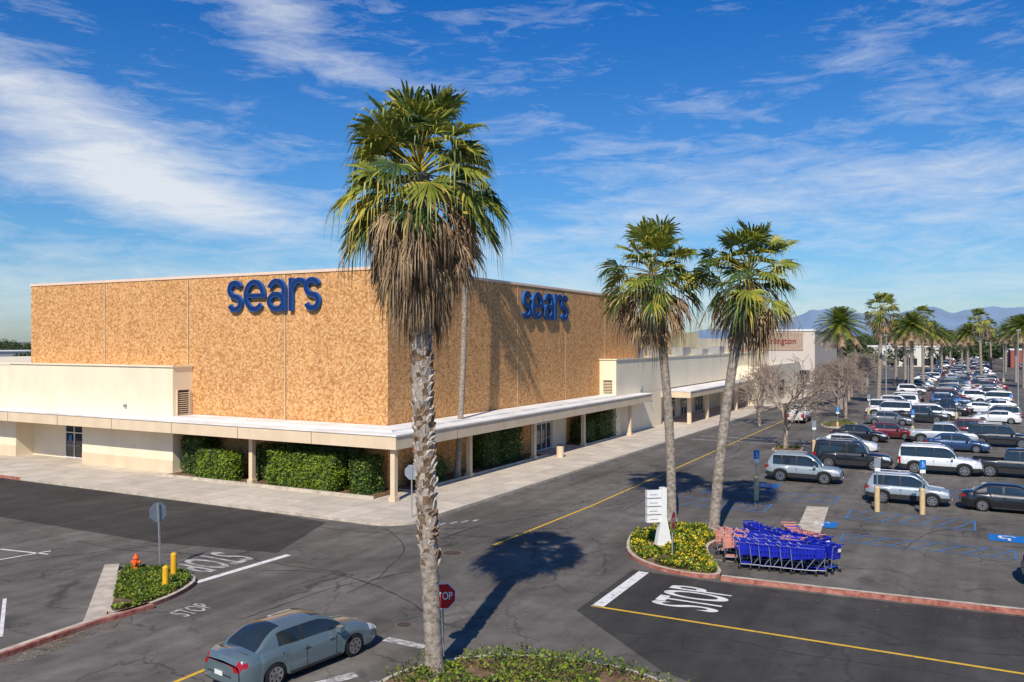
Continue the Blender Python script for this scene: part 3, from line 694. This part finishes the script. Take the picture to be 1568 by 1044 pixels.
# ------------------------------------------------------------------ cars
def interp(P,x):
    if x<=P[0][0]: return P[0][1]
    for (a,b_) in zip(P,P[1:]):
        if x<=b_[0]: 
            f=(x-a[0])/(b_[0]-a[0]); return a[1]+(b_[1]-a[1])*f
    return P[-1][1]
def carmesh(kind,step=.07):
    K=dict(
     sedan=dict(L=4.8,w=.89,rw=.33,ax=(-1.38,1.42),top=[(-2.4,.80),(-2.33,.93),(-2.1,.985),(-1.6,1.0),(-.5,.96),(1.0,.95),(1.25,.93),(1.9,.83),(2.25,.73),(2.4,.6)],gh=(-1.85,-.95,.15,1.2),roof=1.42,wr=.58,pil=(-.38,),hl=(.6,.74),tl=(.72,.87)),
     suv=dict(L=4.65,w=.92,rw=.385,ax=(-1.35,1.38),top=[(-2.32,.95),(-2.28,1.05),(-2.0,1.08),(1.0,1.06),(1.3,1.04),(2.0,.97),(2.22,.88),(2.32,.72)],gh=(-2.22,-1.8,.2,1.2),roof=1.78,wr=.65,pil=(-.35,-1.3),hl=(.74,.88),tl=(.78,1.03)),
     bigsuv=dict(L=5.2,w=1.0,rw=.42,ax=(-1.5,1.55),top=[(-2.6,1.0),(-2.55,1.15),(-2.2,1.17),(1.1,1.15),(1.4,1.14),(2.2,1.06),(2.5,.98),(2.6,.8)],gh=(-2.55,-2.35,.35,1.15),roof=1.94,wr=.76,pil=(-.3,-1.45),hl=(.8,.95),tl=(.8,1.13)),
     pickup=dict(L=5.7,w=.98,rw=.42,ax=(-1.75,1.75),top=[(-2.85,1.1),(-2.8,1.18),(.9,1.15),(1.45,1.16),(2.3,1.1),(2.7,1.0),(2.85,.8)],gh=(-.85,-.7,.65,1.35),roof=1.88,wr=.72,pil=(0,),hl=(.82,.96),tl=(.8,1.1),bed=(-2.75,-.9)),
    )[kind]
    L,w,rw=K['L'],K['w'],K['rw']; mb=MB()
    base=.2 if kind=='sedan' else .31
    xs=set(); x=-L/2
    while x<L/2: xs.add(round(x,3)); x+=step
    xs.add(L/2)
    Ra=rw+.07
    for a in K['ax']:
        for q in (-Ra,-Ra+.004,-Ra*.93,-Ra*.8,-Ra*.5,0,Ra*.5,Ra*.8,Ra*.93,Ra-.004,Ra): xs.add(round(a+q,3))
    if 'bed' in K:
        for q in K['bed']: xs|={q,q+.01}
    xs=sorted(xs); rings=[]
    for x in xs:
        d=min(L/2-x,x+L/2); ww=w*(1-.17*max(0,1-d/.5)**2.2); zb=base+.1*max(0,1-d/.35)
        for a in K['ax']:
            if abs(x-a)<Ra: zb=max(zb,rw*.75+math.sqrt(max(0,Ra*Ra-(x-a)**2)))
        zt=interp(K['top'],x); h=zt-zb
        arch=0.012 if any(abs(x-a)<Ra+.05 for a in K['ax']) else 0
        bed='bed' in K and K['bed'][0]<x<K['bed'][1]+.005
        zi=.7 if bed else zt+.012
        half=[(0,zb),(ww-.1,zb),(ww-.005+arch,zb+.03),(ww+.012+arch,zb+h*.4),(ww,zb+h*.72),(ww-.045,zb+h*.9),(ww-.09,zt-.008),(ww-.16,zt),(ww-.18,zi),(0,zi+(.0 if bed else .025))]
        rings.append([(x,y,z) for y,z in half]+[(x,-y,z) for y,z in half[-2:0:-1]])
    N=len(rings[0]); vs=[p for r_ in rings for p in r_]; fs=[];ms=[]
    for i in range(len(rings)-1):
        for k in range(N):
            f=(i*N+k,i*N+(k+1)%N,(i+1)*N+(k+1)%N,(i+1)*N+k); fs.append(f[::-1])
            c=sum((Vector(vs[j]) for j in f),Vector())/4; kk=k if k<9 else N-1-k
            mi=0
            if kk==0: mi=2
            elif kk<=6 and kk>=2:
                if c.x>L/2-.42 and K['hl'][0]<c.z<K['hl'][1]+.06: mi=4
                if c.x<-L/2+.24 and K['tl'][0]<c.z<K['tl'][1]: mi=3
            if kk<=2 and kind!='sedan' and kk>=1: mi=2
            if 'bed' in K and kk==8 and K['bed'][0]<c.x<K['bed'][1]: mi=2
            ms.append(mi)
    mb.add(vs,fs,ms,None,True)
    for ri,sg in ((0,-1),(-1,1)):
        rg=rings[ri]; cols=(-1,-.78,-.5,.5,.78,1)
        for k in range(1,9):
            for c in range(5):
                y0,y1=cols[c],cols[c+1]; A=rg[k];B_=rg[k+1]
                q=[(A[0],A[1]*y0,A[2]),(A[0],A[1]*y1,A[2]),(B_[0],B_[1]*y1,B_[2]),(B_[0],B_[1]*y0,B_[2])]
                q=[(a+sg*(.10*(1-(b_/w)**2)),b_,z) for a,b_,z in q]
                if sg<0: q=q[::-1]
                cz=sum(p[2] for p in q)/4; mi=0
                side=c in(0,4) or c in (1,3)
                if sg>0:
                    if side and K['hl'][0]-.06<cz<K['hl'][1]+.05: mi=4
                    elif not side and cz<K['hl'][1]: mi=2
                else:
                    if c in (0,4) and K['tl'][0]-.03<cz<K['tl'][1]: mi=3
                    elif cz<base+.18: mi=2
                mb.add(q,[(0,1,2,3)],mi)
    g0,g1,g2,g3=K['gh']; roof=K['roof']; wr=K['wr']; xs=[]
    for a,b_,n in ((g0,g1,8),(g1,g2,12),(g2,g3,10)):
        xs+=[a+(b_-a)*i/n for i in range(n)]
    xs.append(g3)
    for p_ in K['pil']: xs+=[p_-.05,p_+.05]
    xs=sorted(set(xs)); rings=[]
    for x in xs:
        if x<g1: h=(x-g0)/(g1-g0); h=math.sin(h*pi/2)**.9
        elif x>g2: h=(g3-x)/(g3-g2); h=math.sin(h*pi/2)**.95 if h>0 else 0
        else: h=1
        bel=interp(K['top'],x)-.015; crown=.035*math.sin(pi*min(1,max(0,(x-g0)/(g3-g0))))
        zr=bel+.02+(roof-bel-.02)*h+crown*h; wb=w-.125-(.06 if x in(g0,g3) else 0); yt=wb+(wr-wb)*h
        half=[(wb,bel),(wb-.01,bel+.04*h),(wb+(yt-wb)*.5+.015,bel+(zr-bel)*.5),(yt+.02,zr-.1*h),(yt-.02,zr-.035*h),(yt-.09,zr),(0,zr+.03*h)]
        rings.append([(x,y,z) for y,z in half]+[(x,-y,z) for y,z in half[-2::-1]])
    N=len(rings[0]); vs=[p for r_ in rings for p in r_]; fs=[];ms=[]
    for i in range(len(rings)-1):
        xm=(xs[i]+xs[i+1])/2
        for k in range(N-1):
            fs.append((i*N+k,i*N+k+1,(i+1)*N+k+1,(i+1)*N+k)[::-1]); kk=min(k,N-2-k); mi=0
            if kk in(1,2):
                mi=1
                if any(abs(xm-q)<.05 for q in K['pil']): mi=2
                if kind=='sedan' and xm<g1-.22: mi=0
                if kind in('suv','bigsuv') and xm<g1-.05: mi=0
                if xm>g3-.16: mi=0
            if kk==5 and (xm<g1-.02 or xm>g2+.02): mi=1
            if kk==5 and xm<g1 and kind!='sedan' and xm<g0+.04: mi=0
            ms.append(mi)
    mb.add(vs,fs,ms,None,True)
    for sg in (-1,1):
        for x in ((-1.12,-.33,.72) if kind!='pickup' else (-.85,.05,1.0)):
            mb.box(x,x+.012,sg*(w+.006)-.008,sg*(w+.006)+.008,base+.12,interp(K['top'],x)-.1,2)
        for x in ((-.25,.62) if kind!='pickup' else (.0,.8)):
            mb.box(x-.17,x,sg*(w+.012)-.02,sg*(w+.012)+.02,interp(K['top'],x)-.17,interp(K['top'],x)-.135,0)
        mb.box(-.9,.9,sg*(w+.008)-.006,sg*(w+.008)+.006,base+.02,base+.09,2)
        mx=g2+ (g3-g2)*.62
        y0,y1=sorted((sg*w,sg*(w+.2)))
        mb.box(mx-.1,mx+.06,y0,y1,interp(K['top'],mx)-.02,interp(K['top'],mx)+.13,0)
    mb.box(-L/2-.115,-L/2-.1,-.17,.17,.5 if kind=='sedan' else .72,.62 if kind=='sedan' else .84,6)
    mb.box(-L/2-.108,-L/2-.09,-.5,.5,base+.33,base+.345,2)
    mb.box(L/2+.1,L/2+.115,-.17,.17,.36,.47,6)
    if kind=='sedan':
        mb.box(-2.06,-2.05,-.62,.62,1.0,1.016,2)
    if kind in('suv','bigsuv'):
        for sg in(-1,1): mb.cyl((-1.7,sg*(wr-.06),roof+.07),(.1,sg*(wr-.06),roof+.07),.018,.018,6,5)
    for a in K['ax']:
        for sg in (-1,1):
            y1=sg*(w-.0); y0=sg*(w-.22)
            mb.cyl((a,y0,rw),(a,y1,rw),rw,rw,24,7); mb.cyl((a,y1-sg*.01,rw),(a,y1+sg*.012,rw),rw*.9,rw*.86,24,7)
            mb.cyl((a,y1,rw),(a,y1+sg*.015,rw),rw*.66,rw*.66,24,2)
            for k in range(7):
                th=2*pi*k/7; Mx=Matrix.Translation((a,y1+sg*.018,rw))@Matrix.Rotation(th,4,'Y')
                mb.box(-.04,.04,-.01,.01,.0,rw*.66,5,Mx)
            for k in range(20):
                t0,t1=2*pi*k/20,2*pi*(k+1)/20; r0_,r1_=rw*.58,rw*.7; yy=y1+sg*.03
                mb.quad([(a+r0_*math.cos(t0),yy,rw+r0_*math.sin(t0)),(a+r1_*math.cos(t0),yy,rw+r1_*math.sin(t0)),(a+r1_*math.cos(t1),yy,rw+r1_*math.sin(t1)),(a+r0_*math.cos(t1),yy,rw+r0_*math.sin(t1))],5)
    mb.box(-L/2+.3,L/2-.3,-w+.25,w-.25,base-.03,base+.25,2)
    return mb.mesh(kind,[M_paint,M_glass,M_plas,M_tail,M_head,M_rim,M_plate,M_black],sharp=math.radians(38))
CM={k:carmesh(k) for k in('sedan','suv','bigsuv','pickup')}
NM={'sedan':'parked_sedan_car','suv':'parked_suv','bigsuv':'parked_suv','pickup':'parked_pickup_truck'}
YP=math.atan2(-.474,.88)
def car(kind,x,y,col,yaw=YP,name=None,s=1):
    o=mkobj(name or NM[kind],CM[kind],None,T(x,y,0,yaw,s)); o.color=(*col,1); return o
BLK=(.012,.012,.014);WHT=(.75,.75,.74);SIL=(.36,.40,.43);MAR=(.13,.012,.015);BLU=(.02,.05,.13);GRY=(.12,.13,.14)
car('sedan',-6.15,24.15,(.13,.18,.20),math.atan2(.80,.60),'sedan_car')
car('suv',19.2,55.8,(.30,.35,.38)); car('bigsuv',24.7,61.6,BLK); car('sedan',32,78.2,BLK); car('sedan',35.7,80.3,MAR)
car('suv',22.5,48.3,(.30,.35,.39),s=.93); car('sedan',27.0,45.9,BLK); car('bigsuv',29.7,59.0,WHT); car('pickup',34.3,57.4,BLK)
car('pickup',38.6,76,(.42,.45,.48)); car('sedan',28.0,71,WHT); car('pickup',32.8,96.8,WHT,TH); car('pickup',46.1,96,BLK)
car('suv',44.3,80.5,MAR); car('bigsuv',42.6,74.0,BLK); car('sedan',37.2,71.0,BLU); car('sedan',59.8,108,WHT); car('sedan',66,104.5,WHT); car('suv',70.8,129,WHT)
car('suv',21.6,31.3,BLK); car('sedan',41.5,93.5,GRY); car('suv',49.5,99.5,WHT)
cols=[BLK,WHT,SIL,BLK,BLU,GRY,WHT,BLK,BLK,GRY,WHT,SIL,WHT,GRY,(.3,.26,.2),MAR,(.03,.10,.25)]
cnt=0
for t in (-22.8,-28.9,-34.2,-48.5,-53.8,-65.5,-70.8,-82.5,-87.8,-99.5,-104.8,-117,-122,-134,-139,-151,-156,-168,-173):
    for k in range(150):
        s=(62 if t>-40 else 22)+k*2.85
        p=W(s,t)
        if p.y>420 or p.x/p.y>.635 or p.x/p.y<.2: continue
        if R.random()>(.56 if t<-30 else .36): continue
        if abs(p.x-46)<6 and abs(p.y-96)<6 or abs(p.x-63)<7 and abs(p.y-106)<5 or abs(p.x-70.8)<4 and abs(p.y-129)<4: continue
        car(R.choice(['sedan','sedan','suv','suv','bigsuv','pickup']),p.x+R.uniform(-.3,.3),p.y+R.uniform(-.3,.3),R.choice(cols),YP+(pi if R.random()<.5 else 0)+R.uniform(-.04,.04)); cnt+=1
print('cars',cnt)
# ------------------------------------------------------------------ signs and street furniture
def octa(r): return [(r*math.cos(pi/8+i*pi/4),r*math.sin(pi/8+i*pi/4)) for i in range(8)]
stx=textmesh('STOP',.27); stx.materials.append(M_trim)
def stop_sign(x,y,yaw,h,lean=0,r=.41):
    E=empty('stop_sign',T(x,y,0,yaw)@Matrix.Rotation(lean,4,'Y')); zc=h-r*.95
    m=MB(); m.box(-.05,-.0,-.03,.03,0,h-.05,0); m.obj('post',[M_steel],E)
    m=MB(); A=Matrix(((0,0,1,0),(1,0,0,0),(0,1,0,zc),(0,0,0,1)))
    m.prism(octa(r),.0,.012,0,1,A); m.add([(*p,-.001) for p in octa(r)][::-1],[tuple(range(8))],0,A); m.add([(*p,.016) for p in octa(r*.93)],[tuple(range(8))],2,A)
    m.obj('plate',[M_signback,M_trim,M_signred],E)
    mkobj('lettering',stx,E,A@Matrix.Translation((0,0,.02))@Matrix.Diagonal((.86,1.15,1,1)))
stop_sign(-2.02,24.85,math.radians(-80),2.12)
stop_sign(-5.14,43.6,math.radians(80),2.85)
stop_sign(-14.05,33.9,math.radians(150),2.75,math.radians(3))
stop_sign(6.68,35.2,math.radians(-25),2.15)
def pylon(x,y,yaw):
    E=empty('directional_sign',T(x,y,.15,yaw)); m=MB()
    m.box(-.12,.12,-.16,.16,0,2.6,0); m.prism([(-.35,-.25),(.35,-.25),(.35,.25),(-.35,.25)],0,.12,1,1)
    m.add([(-.35,-.17,.1),(.35,-.17,.1),(.12,-.17,1.3),(-.12,-.17,1.3),(-.35,.17,.1),(.35,.17,.1),(.12,.17,1.3),(-.12,.17,1.3)],[(0,1,2,3),(5,4,7,6),(1,5,6,2),(4,0,3,7)],0)
    m.obj('post',[M_trim,M_kerb],E); m=MB()
    for i in range(4): m.box(-.78,-.125,-.12,.12,1.1+i*.36,1.41+i*.36,0); m.box(-.66,-.3,-.124,-.12,1.22+i*.36,1.25+i*.36,1)
    m.obj('panels',[M_trim,M_signback],E)
pylon(6.65,37.4,math.radians(12))
def access(x,y,h=2.85,back=False,yaw=-pi/2):
    E=empty('accessible_parking_sign',T(x,y,0,yaw)); m=MB()
    m.cyl((0,0,0),(0,0,1.3),.14,.14,14,0); m.cyl((0,0,1.3),(0,0,1.38),.14,.07,14,0); m.obj('bollard',[M_bollc],E)
    m=MB(); m.cyl((0,0,1.35),(0,0,h),.03,.03,6,0); m.obj('post',[M_steel],E)
    m=MB(); m.box(.035,.045,-.17,.17,h-.5,h,0 if back else 1); m.box(.035,.045,-.15,.15,h-.72,h-.53,2)
    if not back:
        for i in range(10):
            a=-2.4+i*.42; m.cyl((.05,.08*math.cos(a),h-.3+.08*math.sin(a)),(.05,.08*math.cos(a+.42),h-.3+.08*math.sin(a+.42)),.013,.013,4,3)
        m.box(.046,.052,-.02,.01,h-.28,h-.1,3)
    m.obj('plate',[M_signback,M_signblue,M_plate,M_trim],E)
for (x,y,bk) in ((14.1,49.0,0),(21.8,45.1,0),(19.7,45.8,1),(31.4,81.9,0),(23.9,67.2,1),(36.9,78.2,0),(48.9,93.4,0),(59.3,101,0),(42,100,1)): access(x,y,2.9,bk)
def bollard(x,y,h,mat,name='bollard'):
    m=MB(); m.cyl((x,y,.0),(x,y,h-.06),.11,.11,16,0,False); m.cyl((x,y,h-.06),(x,y,h),.11,.06,16,0); m.obj(name,[mat])
bollard(-12.65,31.0,1.0,M_yelb); bollard(-12.95,32.5,1.1,M_yelb)
def hydrant(x,y,s=.8):
    E=empty('fire_hydrant',T(x,y,.15,0,s)); m=MB()
    m.cyl((0,0,0),(0,0,.05),.17,.17,12,0); m.cyl((0,0,.05),(0,0,.62),.115,.115,14,0); m.cyl((0,0,.62),(0,0,.66),.15,.15,14,0); m.cyl((0,0,.66),(0,0,.8),.13,.05,14,0); m.cyl((0,0,.8),(0,0,.86),.035,.035,6,0)
    m.cyl((-.22,0,.45),(.22,0,.45),.06,.06,10,0); m.cyl((0,-.2,.42),(0,0,.42),.08,.08,10,0); m.obj('body',[M_orange],E)
hydrant(-14.75,33.3,.85)
def lamp(x,y,h):
    E=empty('street_lamp',T(x,y,0,TH)); m=MB(); m.cyl((0,0,0),(0,0,.8),.3,.3,10,1); m.cyl((0,0,.8),(0,0,h),.1,.06,8,0); m.cyl((-1.2,0,h),(1.2,0,h),.04,.04,6,0)
    for s in(-1,1): m.box(s*1.5-.35,s*1.5+.35,-.17,.17,h-.06,h+.1,0)
    m.obj('pole',[M_signback,M_kerb],E)
lamp(62,104,10.5); lamp(70,150,10.5); lamp(110,190,11); lamp(52,118,10)
m=MB(); m.cyl((0,0,.15),(0,0,1.05),.28,.3,14,0); m.cyl((0,0,1.05),(0,0,1.2),.32,.15,14,1); o=m.obj('litter_bin',[M_creamd,M_plas]); o.matrix_local=T(*W(18,-3.2)[:2])
# ------------------------------------------------------------------ shopping carts
def cartmesh(mat):
    mb=MB()
    def side(sg):
        nx=7
        for i in range(nx):
            f0=i/nx; f1=(i+.72)/nx
            def P(f,v):
                x=.02+.84*f; y=sg*((.29-.09*f)*(.86+.14*v)); z=.52+.12*f+(1.02-.52-.12*f-.05*f)*v; return (x,y,z)
            mb.quad([P(f0,0),P(f1,0),P(f1,1),P(f0,1)],0)
        for v0,v1 in ((0,.18),(.45,.6),(.86,1)):
            def Q(f,v): 
                p=P(f,v); return (p[0],p[1]+sg*.006,p[2])
            mb.quad([Q(0,v0),Q(1,v0),Q(1,v1),Q(0,v1)],0)
    side(1);side(-1)
    mb.quad([(.02,-.25,.52),(.86,-.17,.64),(.86,.17,.64),(.02,.25,.52)],0)
    mb.quad([(.862,-.17,.64),(.872,-.2,.97),(.872,.2,.97),(.862,.17,.64)],0)
    mb.quad([(.02,-.25,.54),(.02,.25,.54),(.0,.28,.98),(.0,-.28,.98)],0)
    mb.cyl((-.1,-.29,1.05),(-.1,.29,1.05),.02,.02,8,0)
    for sg in(-1,1):
        mb.cyl((-.1,sg*.29,1.05),(.04,sg*.28,.98),.014,.014,6,1); mb.cyl((.02,sg*.27,.98),(.1,sg*.25,.2),.014,.014,6,1)
        mb.cyl((.1,sg*.25,.2),(.9,sg*.17,.2),.014,.014,6,1); mb.cyl((.86,sg*.17,.62),(.55,sg*.2,.2),.012,.012,6,1)
        for x,y in((.05,.25),(.9,.17)): mb.cyl((x,sg*y-.015,.065),(x,sg*y+.015,.065),.065,.065,12,2); mb.cyl((x,sg*y,.07),(x,sg*y,.2),.012,.012,5,1)
        mb.cyl((0,sg*.29,1.0),(.87,sg*.2,.98),.016,.016,6,0)
    mb.quad([(.1,-.24,.22),(.88,-.16,.22),(.88,.16,.22),(.1,.24,.22)],0)
    mb.box(-.09,-.085,-.1,.1,.8,.92,3)
    mb.quad([(.872,-.11,.76),(.878,.11,.76),(.885,.11,.88),(.885,-.11,.88)],3)
    return mb.mesh('cart',[mat,M_steel,M_black,M_plate])
CB=cartmesh(M_cart);CP=cartmesh(M_cartp)
rc=random.Random(5)
def cart(x,y,yaw,pink=False): mkobj('shopping_cart',CP if pink else CB,None,T(x,y,.005,yaw,1.08))
for (x0,y0,n,yaw,sp,pk) in ((9.2,34.5,7,-.38,.40,[]),(8.9,35.6,7,-.30,.42,[0]),(8.9,36.8,4,-.5,.42,[0,1]),(11.2,36.6,4,-1.0,.40,[]),(12.9,33.6,5,2.3,.38,[4]),(12.9,35.0,3,1.9,.4,[1,2]),(10.6,38.0,3,-1.3,.4,[]),(12.3,37.6,3,-1.7,.4,[0,1])):
    for i in range(n):
        cart(x0+math.cos(yaw)*sp*i+rc.uniform(-.04,.04),y0+math.sin(yaw)*sp*i+rc.uniform(-.04,.04),yaw+rc.uniform(-.08,.08),i in pk)
# ------------------------------------------------------------------ sun, sky, camera
el=math.radians(43); sx,sy=-.24,-.97; l=math.hypot(sx,sy); sd=Vector((sx/l*math.cos(el),sy/l*math.cos(el),math.sin(el)))
ld=bpy.data.lights.new('sun','SUN'); ld.energy=4.8; ld.angle=math.radians(.5); ld.color=(1,.915,.78)
so=mkobj('sun',ld); so.rotation_euler=(-sd).to_track_quat('-Z','Y').to_euler()
w=bpy.data.worlds.new('World'); sc.world=w; w.use_nodes=True; w.node_tree.nodes.clear(); t=NT(w.node_tree)
sky=t.n('ShaderNodeTexSky',sky_type='NISHITA',sun_disc=False,sun_elevation=el,sun_rotation=math.atan2(sx,sy),altitude=50,air_density=1.0,dust_density=.5,ozone_density=2.0)
sep=t.n('ShaderNodeSeparateXYZ',{0:t.n('ShaderNodeTexCoord').outputs['Generated']})
az=t.m('ARCTAN2',sep.outputs[0],sep.outputs[1]); ele=t.m('ARCSINE',sep.outputs[2])
vec=t.n('ShaderNodeCombineXYZ',{0:az,1:ele,2:0.0}).outputs[0]
def gauss(ac,ec,ra,re,slope,amp):
    da=t.m('SUBTRACT',az,ac); de=t.m('SUBTRACT',t.m('SUBTRACT',ele,ec),t.m('MULTIPLY',da,slope))
    q=t.m('ADD',t.m('POWER',t.m('ABSOLUTE',t.m('DIVIDE',da,ra)),2.0),t.m('POWER',t.m('ABSOLUTE',t.m('DIVIDE',de,re)),2.0))
    return t.m('MULTIPLY',t.m('EXPONENT',t.m('MULTIPLY',q,-1.0)),amp)
bl=[(-.48,.225,.15,.045,-.40,.90),(-.39,.155,.17,.026,-.16,.9),(-.27,.345,.07,.04,-.4,.55),(-.14,.295,.11,.018,-.15,.4),
    (.36,.17,.27,.055,-.08,.40),(.48,.27,.18,.03,-.25,.25),(.1,.13,.2,.025,.1,.3),(.0,.05,.9,.05,0,.38)]
tot=None
for q in bl:
    gq=gauss(*q); tot=gq if tot is None else t.m('ADD',tot,gq)
mp=t.n('ShaderNodeMapping',{'Vector':vec,'Rotation':(0,0,math.radians(9)),'Scale':(3.6,17.0,1)}).outputs[0]
n1=t.noise(mp,1.0,6,.62,.6)
mp2=t.n('ShaderNodeMapping',{'Vector':vec,'Rotation':(0,0,math.radians(-8)),'Scale':(8.0,36.0,1)}).outputs[0]
n2=t.noise(mp2,1.6,6,.7,.6)
nn=t.m('ADD',t.m('MULTIPLY',t.m('SUBTRACT',n1,.5),1.15),t.m('MULTIPLY',t.m('SUBTRACT',n2,.5),1.1))
cf=t.m('ADD',tot,nn); cf=t.ramp(cf,[(.06,0.0),(.42,.34),(1.0,.92)])
tint=t.ramp(ele,[(0.0,(.74,.88,1.08)),(.12,(.42,.78,1.12)),(.42,(.05,.57,1.25))])
hs=t.mix(1.0,sky.outputs[0],tint,'MULTIPLY')
cc=t.mix(cf,hs,(8.0,8.4,8.9,1))
bg=t.n('ShaderNodeBackground',{0:cc,1:.098}); ou=t.n('ShaderNodeOutputWorld',{0:bg.outputs[0]})
cd=bpy.data.cameras.new('camera'); cam=mkobj('camera',cd); cam.location=(0,0,9.2); cam.rotation_euler=(math.radians(90),0,0)
cd.sensor_width=36; cd.lens=36*1300/1568; cd.clip_end=12000; cd.clip_start=.1; sc.camera=cam
sc.view_settings.view_transform='Standard'; sc.view_settings.look='None'; sc.view_settings.exposure=0
